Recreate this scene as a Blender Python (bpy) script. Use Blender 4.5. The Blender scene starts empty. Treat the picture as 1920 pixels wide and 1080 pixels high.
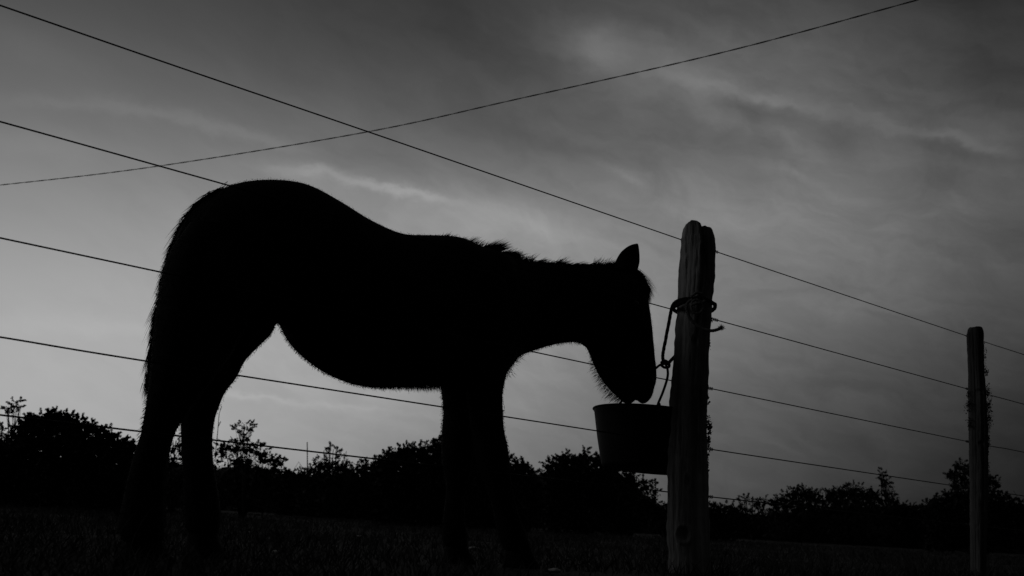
import bpy, bmesh, math, random
import numpy as np
from mathutils import Vector, Matrix, noise

random.seed(7); rng = np.random.default_rng(7)
S = bpy.context.scene
C = S.collection

# ------------------------------------------------------------------ camera
FPX = 1600.0; CAMH = 0.145
PITCH = math.radians(15.37); ROLL = math.atan(0.055)
fwd = Vector((0, math.cos(PITCH), math.sin(PITCH)))
up0 = Vector((0, -math.sin(PITCH), math.cos(PITCH))); right0 = Vector((1, 0, 0))
camr = right0*math.cos(ROLL) + up0*math.sin(ROLL)
camu = up0*math.cos(ROLL) - right0*math.sin(ROLL)
CAM = Vector((0, 0, CAMH))
cam_d = bpy.data.cameras.new('camera'); cam = bpy.data.objects.new('camera', cam_d); C.objects.link(cam)
m = Matrix((camr, camu, -fwd)).transposed().to_4x4(); m.translation = CAM
cam.matrix_world = m
cam_d.sensor_width = 36.0; cam_d.lens = FPX/1920*36.0
cam_d.clip_start = 0.02; cam_d.clip_end = 3000
cam_d.dof.use_dof = True; cam_d.dof.focus_distance = 3.2; cam_d.dof.aperture_fstop = 5.6
S.camera = cam

# ------------------------------------------------------------------ exposure
S.render.engine = 'CYCLES'
S.view_settings.view_transform = 'Standard'; S.view_settings.look = 'None'
S.view_settings.exposure = 0.0; S.view_settings.gamma = 1.0
S.view_settings.use_curve_mapping = False

def ray(x, y):
    return fwd*FPX + camr*(x-960) - camu*(y-540)
def atY(x, y, Y):                      # where the sight line of a point of the photo reaches depth Y
    d = ray(x, y); return CAM + d*(Y/d.y)
def azel(x, y):
    d = ray(x, y).normalized(); return math.atan2(d.x, d.y), math.asin(d.z)
def ground(x, y):
    d = ray(x, y); return CAM + d*(-CAMH/d.z)

# ------------------------------------------------------------------ dusk sky
W = bpy.data.worlds.new('World'); S.world = W; W.use_nodes = True
nt = W.node_tree; N = nt.nodes; Lk = nt.links; N.clear()
def mth(op, a, b=None, c=None, clamp=False):
    n = N.new('ShaderNodeMath'); n.operation = op; n.use_clamp = clamp
    for i, v in enumerate((a, b, c)):
        if v is None: continue
        if isinstance(v, (int, float)): n.inputs[i].default_value = v
        else: Lk.new(v, n.inputs[i])
    return n.outputs[0]
tc = N.new('ShaderNodeTexCoord')
sep = N.new('ShaderNodeSeparateXYZ'); Lk.new(tc.outputs['Generated'], sep.inputs[0])
az0 = mth('ARCTAN2', sep.outputs[0], sep.outputs[1]); el0 = mth('ARCSINE', sep.outputs[2])
def combine(a, b, c=0.0):
    n = N.new('ShaderNodeCombineXYZ')
    for i, v in enumerate((a, b, c)):
        if isinstance(v, (int, float)): n.inputs[i].default_value = v
        else: Lk.new(v, n.inputs[i])
    return n.outputs[0]
def noi(vec, scale, detail=4, rough=.55, dist=0.0):
    n = N.new('ShaderNodeTexNoise'); Lk.new(vec, n.inputs['Vector'])
    n.inputs['Scale'].default_value = scale; n.inputs['Detail'].default_value = detail
    n.inputs['Roughness'].default_value = rough; n.inputs['Distortion'].default_value = dist
    return mth('SUBTRACT', n.outputs[0], 0.5)
def lobe(az, el, a0, e0, sa, se, ang, amp):
    ca, sn = math.cos(ang), math.sin(ang)
    da = mth('SUBTRACT', az, a0); de = mth('SUBTRACT', el, e0)
    if ang:
        u = mth('MULTIPLY_ADD', da, ca/sa, mth('MULTIPLY', de, sn/sa))
        v = mth('MULTIPLY_ADD', da, -sn/se, mth('MULTIPLY', de, ca/se))
    else:
        u = mth('MULTIPLY', da, 1/sa); v = mth('MULTIPLY', de, 1/se)
    r2 = mth('MULTIPLY_ADD', u, u, mth('MULTIPLY', v, v))
    return mth('MULTIPLY', mth('EXPONENT', mth('MULTIPLY', r2, -1.0)), amp)
# brightness of the evening sky sampled by direction, fitted with broad soft lobes
SKY = [(50,50,88),(300,50,80),(600,50,72),(900,50,69),(1100,50,76),(1300,50,84),(1500,50,79),(1700,50,70),(1880,50,54),
 (50,200,110),(300,200,106),(600,200,94),(900,200,84),(1100,200,88),(1300,200,96),(1500,200,92),(1700,200,88),(1880,200,80),
 (50,400,142),(250,400,139),(700,370,128),(900,400,134),(1100,400,131),(1300,400,123),(1500,400,115),(1700,400,104),(1880,400,86),
 (50,550,162),(250,550,162),(600,550,158),(900,550,148),(1230,550,124),(1400,550,114),(1600,550,105),(1750,550,95),(1900,550,72),
 (50,700,172),(250,700,168),(600,700,158),(1050,700,134),(1400,700,100),(1600,700,88),(1750,700,75),(1900,700,57),
 (50,850,164),(300,850,158),(600,850,146),(980,850,118),(1350,850,80),(1600,850,67),(1750,850,54),(1900,850,42),
 (50,990,150),(600,990,135),(1200,990,88),(1700,990,48)]
BASE = 0.18
pts = np.array([azel(x, y) for x, y, _ in SKY]); vals = np.array([v/255 for *_, v in SKY]) - BASE
ga = np.linspace(-.75, .62, 6); ge = np.linspace(-.08, .62, 5)
G = [(a, e) for a in ga for e in ge]; SA = .30; SE = .20
A = np.array([[math.exp(-((p[0]-a)/SA)**2-((p[1]-e)/SE)**2) for a, e in G] for p in pts])
wts = np.linalg.solve(A.T@A + 0.02*np.eye(len(G)), A.T@vals)
base = None
for (a, e), w in zip(G, wts):
    l = lobe(az0, el0, a, e, SA, SE, 0, float(w))
    base = l if base is None else mth('ADD', base, l)
base = mth('ADD', base, BASE)
# wind-drawn wisps
wv = combine(mth('MULTIPLY', az0, 1.0), mth('MULTIPLY', el0, 1.6), 0.3)
w1 = noi(wv, 4.0, 3); w2 = noi(combine(mth('ADD', az0, 7.0), mth('MULTIPLY', el0, 1.5)), 4.5, 4)
w3 = noi(wv, 22.0, 6, .62); w4 = noi(combine(mth('ADD', az0, 3.0), el0), 16.0, 5, .6)
az = mth('MULTIPLY_ADD', w4, .05, mth('MULTIPLY_ADD', w1, .06, az0)); el = mth('MULTIPLY_ADD', w3, .028, mth('MULTIPLY_ADD', w2, .022, el0))
bil = noi(combine(mth('MULTIPLY_ADD', az, 1.3, 2.0), mth('MULTIPLY_ADD', az, .5, mth('MULTIPLY', el, 2.2))), 7.0, 7, .6, .8)
def wisp(x, y, lx, ly, deg, amp):
    """(x, y) where it stands in the photo, half length / half width in photo pixels"""
    a, e = azel(x, y); q = math.radians(deg); c_, s_ = math.cos(q), math.sin(q)
    a1, e1 = azel(x-lx*c_, y-lx*s_); a2, e2 = azel(x+lx*c_, y+lx*s_)
    b1, f1 = azel(x+ly*s_, y-ly*c_); b2, f2 = azel(x-ly*s_, y+ly*c_)
    return lobe(az, el, a, e, math.hypot(a2-a1, e2-e1)/2, math.hypot(b2-b1, f2-f1)/2, math.atan2(e2-e1, a2-a1), amp*.9/255)
WISPS = [(1120,82,60,42,10,26),(1225,130,170,52,14,19),(1330,215,120,20,20,6),(1240,95,120,30,28,6),(1500,110,110,45,10,8),(1330,60,90,20,30,6),
 (1350,165,110,12,12,10),(1450,188,70,9,12,8),(1395,205,100,20,10,-12),(1330,262,150,34,6,-8),(1585,265,60,48,30,-11),(1470,265,16,45,-40,7),(1490,328,45,12,26,10),(1440,320,60,12,10,6),
 (1560,215,150,22,14,8),(1700,340,110,30,0,-6),(1760,252,110,11,8,12),(1855,278,60,9,12,11),(1800,285,110,16,8,-9),(1600,390,170,40,20,5),
 (560,320,90,9,2,13),(680,345,90,9,14,18),(790,370,90,8,12,15),(620,335,150,26,12,7),(905,400,120,28,10,16),(600,290,170,30,12,-6),(1040,430,140,34,12,11),(860,425,120,24,10,8),
 (1172,341,42,8,26,12),(1130,290,180,26,10,-7),(960,250,220,50,8,-7),(130,192,130,13,5,7),(330,225,150,13,14,9),(500,262,130,14,14,9),(60,90,120,40,22,6),
 (90,270,200,24,8,5),(1235,395,120,22,12,8),(1600,520,220,50,20,6),(1430,640,200,40,8,-5),(120,610,240,20,4,5),
 (470,745,110,5,6,9),(640,765,160,7,5,6),(900,90,150,60,40,-5),(1820,130,120,60,20,-8),(1050,560,200,22,5,5)]
for w in WISPS: base = mth('ADD', base, wisp(*w))
st = noi(combine(mth('MULTIPLY_ADD', el, .9, mth('MULTIPLY', az, .9)), mth('MULTIPLY_ADD', az, 1.2, mth('MULTIPLY', el, 6.0)), 0.0), 3.4, 8, .6, .3)
fine = noi(combine(mth('MULTIPLY', az, 1.6), mth('MULTIPLY_ADD', az, 1.5, mth('MULTIPLY', el, 5.0)), 4.0), 9.0, 6, .62, .5)
side = mth('MULTIPLY_ADD', az0, .9, .62, clamp=True)
mod = mth('MULTIPLY', side, mth('MULTIPLY_ADD', st, .20, mth('MULTIPLY_ADD', bil, .34, mth('MULTIPLY', fine, .16))))
# the sky is clearest low on the sunset side, so the wisps fade there
base = mth('MULTIPLY', base, mth('ADD', 1.0, mod))
base = mth('MAXIMUM', base, 0.05)
lin = mth('POWER', base, 2.2)
# nightfall behind the viewer
back = mth('MULTIPLY_ADD', sep.outputs[1], .40, .72, clamp=True)
lin = mth('MULTIPLY', lin, back)
bg = N.new('ShaderNodeBackground'); Lk.new(combine(lin, lin, lin), bg.inputs['Color']); bg.inputs['Strength'].default_value = 1.0
out = N.new('ShaderNodeOutputWorld'); Lk.new(bg.outputs[0], out.inputs[0])
# last glow of the sun, already down behind the bushes on the left
sun_d = bpy.data.lights.new('sun', 'SUN'); sun = bpy.data.objects.new('sun', sun_d); C.objects.link(sun)
sun_d.energy = 0.14; sun_d.angle = math.radians(25)
sun.rotation_euler = Vector((1.0, 0.12, -.36)).to_track_quat('-Z', 'Y').to_euler()

# ------------------------------------------------------------------ materials (black and white photograph: neutral greys)
def mat(name, v, rough=.8, var=0.0, scale=8.0, bump=0.0, bscale=40.0, stretch=(1,1,1), spec=.3, metal=0.0):
    m = bpy.data.materials.new(name); m.use_nodes = True; t = m.node_tree; b = t.nodes['Principled BSDF']
    b.inputs['Roughness'].default_value = rough; b.inputs['Base Color'].default_value = (v, v, v, 1)
    b.inputs['Specular IOR Level'].default_value = spec; b.inputs['Metallic'].default_value = metal
    co = t.nodes.new('ShaderNodeTexCoord'); mp = t.nodes.new('ShaderNodeMapping'); mp.inputs['Scale'].default_value = stretch
    t.links.new(co.outputs['Object'], mp.inputs[0])
    if var:
        n = t.nodes.new('ShaderNodeTexNoise'); n.inputs['Scale'].default_value = scale; n.inputs['Detail'].default_value = 6
        t.links.new(mp.outputs[0], n.inputs['Vector'])
        r = t.nodes.new('ShaderNodeValToRGB'); lo, hi = v*(1-var), v*(1+var)
        r.color_ramp.elements[0].position = .3; r.color_ramp.elements[1].position = .7
        r.color_ramp.elements[0].color = (lo, lo, lo, 1); r.color_ramp.elements[1].color = (hi, hi, hi, 1)
        t.links.new(n.outputs[0], r.inputs[0]); t.links.new(r.outputs[0], b.inputs['Base Color'])
    if bump:
        n2 = t.nodes.new('ShaderNodeTexNoise'); n2.inputs['Scale'].default_value = bscale; n2.inputs['Detail'].default_value = 5
        t.links.new(mp.outputs[0], n2.inputs['Vector'])
        bp = t.nodes.new('ShaderNodeBump'); bp.inputs['Strength'].default_value = bump; bp.inputs['Distance'].default_value = .01
        t.links.new(n2.outputs[0], bp.inputs['Height']); t.links.new(bp.outputs[0], b.inputs['Normal'])
    return m
M = dict(
 coat=mat('black_coat', .008, .75, .3, 6, 0, spec=.05), hair=mat('black_hair', .007, .6, spec=.08), hoof=mat('dark_hoof', .01, .8, .3, 20, spec=.05),
 eye=mat('dark_eye', .004, .08, spec=.5), wood=mat('weathered_wood', .26, .9, .8, 18, 1.0, 90, (1, 1, .07), spec=.15),
 wood2=mat('grey_wood', .085, .9, .5, 9, .9, 60, (1, 1, .14), spec=.15), lichen=mat('lichen', .05, .95, .4, 30, spec=.05),
 wire=mat('dull_wire', .012, .6, .3, 40, spec=.2), cable=mat('black_cable', .03, .6, spec=.2), rope=mat('dark_rope', .022, .9, .4, 60, .8, 200, spec=.05),
 cord=mat('pale_cord', .17, .9, .3, 60, .8, 200, spec=.05), bucket=mat('black_rubber', .006, .65, .3, 12, spec=.15), ground=mat('pasture_soil', .04, .95, .5, 2.0, .6, 14, spec=.05),
 grass=mat('dry_grass', .042, .8, .7, 1.2, spec=.1), leaf=mat('dark_foliage', .030, .75, .5, 1.5, spec=.1), bark=mat('dark_bark', .04, .9, .4, 10, spec=.1),
 stone=mat('pale_stone', .5, .8, .25, 30, .5, 60), pole=mat('pole_wood', .06, .9, .2, 4))

# ------------------------------------------------------------------ mesh helpers
def np_mesh(name, V, F, m, smooth=True):
    me = bpy.data.meshes.new(name); V = np.asarray(V, np.float32); F = np.asarray(F, np.int32)
    k = F.shape[1]
    me.vertices.add(len(V)); me.vertices.foreach_set('co', V.ravel())
    me.loops.add(F.size); me.loops.foreach_set('vertex_index', F.ravel())
    me.polygons.add(len(F)); me.polygons.foreach_set('loop_start', np.arange(0, F.size, k, dtype=np.int32))
    me.polygons.foreach_set('use_smooth', np.full(len(F), smooth))
    me.update(calc_edges=True); me.validate(); me.materials.append(m)
    return me
def link(name, me, parent=None, loc=None):
    o = bpy.data.objects.new(name, me); C.objects.link(o)
    if parent is not None: o.parent = parent; o.location = -parent.location if loc is None else loc
    elif loc is not None: o.location = loc
    return o
def tag(o, label=None, cat=None, group=None, kind=None):
    if label: o['label'] = label
    if cat: o['category'] = cat
    if group: o['group'] = group
    if kind: o['kind'] = kind
    return o
def root(name, loc, label, cat, group=None):
    o = bpy.data.objects.new(name, None); o.empty_display_size = .1; C.objects.link(o); o.location = loc
    return tag(o, label, cat, group)
class MB:
    def __init__(s): s.v = []; s.f = []
    def add(s, vs, fs):
        b = len(s.v); s.v += [tuple(v) for v in vs]; s.f += [tuple(i+b for i in f) for f in fs]
    def tube(s, pts, rad, n=10, caps=True, twist=None):
        pts = [Vector(p) for p in pts]; k = len(pts)
        if isinstance(rad, (int, float)): rad = [rad]*k
        t = (pts[1]-pts[0]).normalized(); a = t.orthogonal().normalized(); rings = []
        for i, p in enumerate(pts):
            t = (pts[min(i+1, k-1)]-pts[max(i-1, 0)]).normalized()
            a = (a - t*a.dot(t)).normalized(); b = t.cross(a)
            rings.append([p + (a*math.cos(q)+b*math.sin(q))*rad[i] for q in [2*math.pi*j/n for j in range(n)]])
        s.loft(rings, caps)
    def loft(s, rings, caps=True):
        n = len(rings[0]); vs = [v for r in rings for v in r]
        fs = [(i*n+j, i*n+(j+1) % n, (i+1)*n+(j+1) % n, (i+1)*n+j) for i in range(len(rings)-1) for j in range(n)]
        if caps: fs += [tuple(range(n-1, -1, -1)), tuple(range((len(rings)-1)*n, len(rings)*n))]
        s.add(vs, fs)
    def mesh(s, name, m, smooth=True):
        me = bpy.data.meshes.new(name); me.from_pydata(s.v, [], s.f); me.materials.append(m)
        bm = bmesh.new(); bm.from_mesh(me); bmesh.ops.recalc_face_normals(bm, faces=bm.faces); bm.to_mesh(me); bm.free()
        me.polygons.foreach_set('use_smooth', [smooth]*len(me.polygons)); return me
    def build(s, name, m, parent=None, smooth=True): return link(name, s.mesh(name, m, smooth), parent)
def spline(P, n):
    """Catmull-Rom through P (rows of numbers), n samples"""
    P = np.asarray(P, float); P = np.vstack([2*P[0]-P[1], P, 2*P[-1]-P[-2]]); out = []
    k = len(P)-3
    for u in np.linspace(0, k-1e-6, n):
        i = int(u); t = u-i; a, b, c, d = P[i:i+4]
        out.append(.5*((2*b)+(c-a)*t+(2*a-5*b+4*c-d)*t*t+(3*b-a-3*c+d)*t**3))
    return np.array(out)
def strands(roots, dirs, lens, width, bend, seg=2):
    """tapered three-sided-looking hair blades: numpy in, (V, F) out; bend = vector added along the length"""
    n = len(roots); side = np.cross(dirs, rng.normal(size=(n, 3))); side /= np.linalg.norm(side, axis=1)[:, None]+1e-9
    V = []; 
    for k in range(seg+1):
        t = k/seg; c = roots + dirs*lens[:, None]*t + bend*(lens*t*t)[:, None]
        w = (width*(1-t)**.7)[:, None]*side if k < seg else width[:, None]*.05*side
        V += [c-w, c+w]
    V = np.stack(V, 1).reshape(-1, 3); m_ = 2*(seg+1); b = (np.arange(n)*m_)[:, None]
    F = np.concatenate([b+np.array([[2*k, 2*k+1, 2*k+3, 2*k+2]]) for k in range(seg)], 0)
    return V, F

# ------------------------------------------------------------------ ground
gx = np.concatenate([-np.geomspace(900, .6, 60), np.linspace(-.5, .5, 9), np.geomspace(.6, 900, 60)])
gy = np.concatenate([-np.geomspace(300, .6, 20), np.linspace(-.5, 20, 150), np.geomspace(20.5, 1500, 60)])
V = []
for y in gy:
    for x in gx:
        d = math.hypot(x, y); a = min(1, d/3)
        z = (noise.noise(Vector((x*.9, y*.9, 0)))*.022 + noise.noise(Vector((x*3, y*3, 5)))*.008)*a if d < 40 else 0
        V.append((x, y, z-.006))
nx = len(gx); F = [(j*nx+i, j*nx+i+1, (j+1)*nx+i+1, (j+1)*nx+i) for j in range(len(gy)-1) for i in range(nx-1)]
tag(link('ground', np_mesh('ground', V, F, M['ground'])), kind='structure')

# short pasture grass, thick near the lens and thinning out
n = 90000
Y = .75 + (rng.random(n)**2.2)*22; X = (rng.random(n)*2-1)*(Y*.85+.6)
R = np.stack([X, Y, np.full(n, -.012)], 1)
patch = np.array([noise.noise(Vector((x*1.3, y*1.3, 3))) for x, y in zip(X, Y)])
keep = patch > -.35; R = R[keep]; patch = patch[keep]; n = len(R)
D = np.stack([rng.normal(0, .35, n), rng.normal(0, .35, n), np.ones(n)], 1); D /= np.linalg.norm(D, axis=1)[:, None]
Ln = rng.uniform(.025, .07, n)*(1+.8*patch)*np.clip(.55+R[:, 1]*.2, .6, 1.15)
V, F = strands(R, D, Ln, rng.uniform(.0012, .0026, n)*(1+R[:, 1]*.12), rng.normal(0, .5, (n, 3))*[1, 1, .1], 3)
tag(link('grass', np_mesh('grass', V, F, M['grass'])), 'short rough pasture grass covering the dark field', 'grass', kind='stuff')
def tuft(x, y, k, h):
    g = ground(x, y); r = np.tile(np.array(g), (k, 1))+rng.normal(0, .02, (k, 3))*[1, 1, 0]; r[:, 2] = -.01
    d = np.stack([rng.normal(0, .3, k), rng.normal(0, .3, k), np.ones(k)], 1)
    V, F = strands(r, d, rng.uniform(.5, 1, k)*h, rng.uniform(.0012, .0022, k), rng.normal(0, .45, (k, 3))*[1, 1, .1], 4)
    return np_mesh('grass_tuft', V, F, M['grass'])
TUFTS = [(225,1050,22,.16,'tall grass tuft rising at the outer side of the rearmost hoof'),(560,1015,14,.10,'sparse grass tuft in open ground between hind and front legs'),
 (740,1060,18,.09,'grass tuft just behind the far front hoof'),(1235,1060,16,.07,'grass tuft at the left foot of the near post'),(1375,1062,16,.08,'grass tuft on the right of the near post foot'),
 (420,1045,18,.10,'grass tuft in front of the forward hind hoof')]
for x, y, k, h, lb in TUFTS:
    o = link('grass_tuft', tuft(x, y, k, h)); tag(o, lb, 'grass tuft', 'grass tufts around the hooves and post')
STONES = [(888,1031,.020,'pale stone lying between the two front hooves'),(517,1036,.010,'small pale stone in grass ahead of the hind hooves'),(674,1006,.012,'small pale stone farther out under the belly'),(1040,1072,.014,'pale stone ahead of the nearer front hoof')]
for x, y, r, lb in STONES:
    g = ground(x, y); bm = bmesh.new(); bmesh.ops.create_icosphere(bm, subdivisions=3, radius=1)
    for v in bm.verts:
        v.co *= 1+.35*noise.noise(v.co*1.3+Vector((x, y, 0))); v.co = Vector((v.co.x*r*1.5, v.co.y*r, v.co.z*r*.45))
    me = bpy.data.meshes.new('stone'); bm.to_mesh(me); bm.free(); me.materials.append(M['stone'])
    tag(link('stone', me, loc=(g.x, g.y, r*.35)), lb, 'stone', 'pale stones on the ground')

# ------------------------------------------------------------------ the fence line
YP = 3.3
P0 = atY(1292, 1000, YP)
vp = ray(3270, 1107); FD = Vector((vp.x, vp.y, 0)).normalized(); FN = Vector((FD.y, -FD.x, 0))     # FN points to the viewer's side
def on_plane(x, y, off=0.0, p0=None, n=None):
    """sight line of (x, y) meets the vertical plane of the fence, shifted off metres toward the viewer"""
    p0 = P0 if p0 is None else p0; n = FN if n is None else n
    d = ray(x, y); t = ((p0 + n*off) - CAM).dot(n)/d.dot(n); return CAM + d*t

def build_post(name, rows, label, m, topw, seed, lobe_top=None, knots=()):
    base = on_plane(rows[-1][1]*.5+rows[-1][2]*.5, rows[-1][0])
    pr = root(name, (base.x, base.y, 0), label, 'fence post', 'fence posts')
    rs = random.Random(seed); nA = 120
    cy = base.y
    prof = [0]*nA
    for j in range(nA):
        q = 2*math.pi*j/nA
        # squarish split timber with one edge turned to the viewer, grooved along the grain
        c, s_ = abs(math.cos(q+.12)), abs(math.sin(q+.12)); dia = 1/((c**1.5+s_**1.5)**(1/1.5))
        prof[j] = .55*dia*1.04+.45
    gro = [0]*nA
    for k in range(34):
        c = rs.randrange(nA); w = rs.choice((1, 1, 2)); dd = rs.uniform(.03, .13)
        for j in range(-w, w+1): gro[(c+j) % nA] += dd*(1-abs(j)/(w+1))
    for j in range(-2, 3): gro[(nA*3//4+j+1) % nA] += .16*(1-abs(j)/3)
    R_ = spline([(y, l, r) for y, l, r in rows], 260); rings = []
    for i, (y, l, r) in enumerate(R_):
        pl = atY(l, y, cy); prr = atY(r, y, cy); c = (pl+prr)/2; h = (prr-pl).length/2
        ring = []
        for j in range(nA):
            q = 2*math.pi*j/nA; dx, dy = math.cos(q), math.sin(q)
            g = gro[(j+int(2*math.sin(i*.033+j*.1))) % nA]*(.5+.9*abs(noise.noise(Vector((j*.4, i*.016, seed)))))
            nz = noise.noise(Vector((dx*1.7, dy*1.7, c.z*6+seed)))*.05 + noise.noise(Vector((dx*5, dy*5, c.z*9+seed)))*.025
            nz += noise.noise(Vector((dx*1.2, dy*1.2, c.z*26+seed)))*.035 + noise.noise(Vector((dx*9, dy*9, c.z*34+seed)))*.03
            if dy < 0:
                pxx = l+(r-l)*(dx+1)/2
                for kx, ky, krx, kry, kd in knots:
                    e2 = ((pxx-kx)/krx)**2+((y-ky)/kry)**2
                    if e2 < 6: nz -= kd*(math.exp(-e2)-.45*math.exp(-(e2-1.6)**2*2))
            rr = h*(prof[j]-g+nz)
            ztop = 0
            ring.append(Vector((c.x+rr*dx, c.y+rr*dy*.9, c.z+ztop)))
        rings.append(ring)
    rings.append([Vector((v.x, v.y, -.05)) for v in rings[-1]])
    rings = rings[1:]; top = rings[0]; tc_ = sum(top, Vector())/nA; capr = []
    y0, l0, r0 = R_[1]; lx = atY(l0, y0, cy); rx_ = atY(r0, y0, cy)
    for f, bl in ((.10, 1), (.35, 1), (.6, 1), (.8, .97), (.91, .85), (.975, .5)):
        ring = []
        for v in top:
            p = tc_.lerp(v, f); u = min(1, max(0, (p.x-lx.x)/(rx_.x-lx.x))); px = l0+(r0-l0)*u
            yt = float(np.interp(px, *zip(*lobe_top))); z = atY(px, yt, cy).z + noise.noise(p*60)*.004 + noise.noise(p*22+Vector((seed, 0, 0)))*.006
            ring.append(Vector((p.x, p.y, v.z*(1-bl)+z*bl)))
        capr.append(ring)
    mb = MB(); mb.loft(capr+rings)
    mb.build('timber', m, pr); return pr, cy
nrows = [(446,1278,1341),(449,1277,1342),(452,1276,1342),(470,1276,1343),(500,1273,1342),(520,1272,1341),(560,1271,1337),(600,1268,1334),(650,1264,1331),(700,1260,1330),(750,1256,1327),(800,1254,1326),(850,1252,1328),(900,1251,1329),(950,1251,1329),(1000,1249,1331),(1040,1252,1333),(1075,1253,1335)]
post1, cy1 = build_post('fence_post', nrows, 'thick weathered timber post with a split top and bucket roped to it', M['wood'], 1, 3,
    [(1276,440),(1280,428),(1285,421),(1292,418),(1302,419),(1308,424),(1311,431),(1320,430),(1330,430),(1336,437),(1342,447)],
    [(1296,645,5,10,.22),(1275,1002,11,13,.32),(1310,480,4,14,.15),(1318,770,4,9,.14),(1283,905,5,12,.12),(1300,610,3,16,.14),(1322,690,3,22,.12),(1288,700,2.5,30,.10),(1270,820,2.5,40,.10),(1306,860,2.5,50,.12)])
frows = [(624,1815,1843),(627,1814,1843),(640,1814,1843),(700,1816,1845),(760,1817,1849),(820,1818,1851),(900,1819,1851),(1000,1820,1849),(1060,1821,1848),(1088,1821,1848)]
post2, cy2 = build_post('fence_post', frows, 'thinner lichen-covered fence post, farther off at the right', M['wood2'], 1, 9, [(1814,622),(1818,616),(1822,614),(1838,614),(1841,617),(1843,624)], [(1832,634,4,3,.2),(1828,735,5,4,.2),(1832,832,5,4,.2),(1828,925,5,4,.15),(1826,988,4,3,.15)])

def crumbs(parent, name, spots, cy, m, size):
    rs = random.Random(5)
    for x, y, rx, ry, k in spots:
        mb = MB()
        for _ in range(k*2):
            p = atY(x+rs.gauss(0, rx*.5), y+rs.gauss(0, ry*.5), cy+rs.uniform(-.03, .03)); s_ = size*rs.uniform(.5, 1.5)
            d = [Vector((rs.gauss(0, 1), rs.gauss(0, 1), rs.gauss(0, 1))).normalized()*s_ for _ in range(5)]
            mb.add([p+v for v in d], [(0, 1, 2), (0, 2, 3), (0, 3, 4), (1, 2, 4), (1, 3, 4)])
        mb.build(name, m, parent, False)
crumbs(post1, 'lichen_patch', [(1329,800,6,16,60),(1329,830,3,14,30),(1332,600,4,6,14),(1330,645,2,8,8),(1327,870,2,14,12),(1327,745,2,20,10)], cy1, M['lichen'], .005)
crumbs(post2, 'lichen_patch', [(1848,697,6,9,60),(1850,737,8,14,120),(1853,762,7,12,90),(1853,786,9,16,130),(1818,738,6,6,50),(1817,760,7,14,90),(1819,790,5,11,70),(1852,830,5,20,70),(1819,800,5,5,30),(1851,872,4,11,60),(1846,665,4,20,30)], cy2, M['lichen'], .0036)

WIRES = [([(-900,-300),(-300,-93),(0,10),(350,131),(690,247),(1276,449),(1343,472),(1813,630),(1920,665),(2300,789),(2700,925)], 'topmost of the five fence wires, above the horse and the post knot'),
 ([(-900,-20),(-300,147),(0,228),(430,348),(1216,568),(1343,600),(1813,729),(1920,758),(2300,862),(2700,970)], 'second wire from the top, reaching the post just below the knot'),
 ([(-900,251),(-300,382),(0,446),(305,511),(1105,682),(1330,728),(1815,828),(1920,848),(2300,928),(2700,1010)], 'third wire, the middle one, crossing behind the throat gap'),
 ([(-900,490),(-300,585),(0,632),(280,678),(1120,808),(1330,842),(1770,908),(1920,930),(2300,987),(2700,1046)], 'fourth wire from the top, meeting the side of the bucket'),
 ([(-900,670),(-300,743),(0,778),(700,860),(1240,921),(1390,938),(1850,988),(2300,1034),(2700,1076)], 'lowest fence wire, running low across the bush tops')]
for pts2, lb in WIRES:
    P = spline(pts2, 120); pp = [on_plane(x, y, -.06) for x, y in P]
    w = MB(); w.tube(pp, .0023, 8)
    o = tag(w.build('fence_wire', M['wire']), lb, 'fence wire', 'wires of the fence')
    # twisted tie where the wire leaves each post
    for px in (1340 if pts2[2][1] < 300 else 1330, 1815):
        i = int(np.argmin(abs(P[:, 0]-px))); c = on_plane(px, float(np.interp(px, P[:, 0], P[:, 1])), -.06)
        t = MB(); t.tube([c+FD*(.002*k-.02)+Vector((0, 0, math.sin(k*1.1)*.006))+FN*math.cos(k*1.1)*.006 for k in range(22)], .0014, 6)
        t.build('wire_tie', M['wire'], o)

# the overhead cable: two twisted strands swinging up over the viewer's right
CP = [(-700,405,17),(-300,376,15.5),(0,347,14.2),(300,311,13.0),(690,247,11.6),(960,188,10.6),(1360,97,9.3),(1720,0,8.4),(2100,-105,7.6),(2600,-260,6.8)]
cp = spline(CP, 260); cc = [atY(x, y, Y_) for x, y, Y_ in cp]
dense = spline([tuple(c) for c in cc], 2600)
for k, lbx in ((0, None),):
    ov = root('overhead_cable', tuple(cc[130]), 'thin twisted cable crossing the sky upward to the right', 'cable')
    for ph in (0, math.pi):
        t = MB(); pts3 = []; acc = 0
        for i, p in enumerate(dense):
            if i: acc += np.linalg.norm(dense[i]-dense[i-1])
            a = acc*2*math.pi/.55+ph; pts3.append(Vector(p)+Vector((math.sin(a)*.2, math.sin(a)*.3, math.cos(a)))*.0045)
        t.tube(pts3, .0052, 6); t.build('strand', M['cable'], ov)

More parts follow.
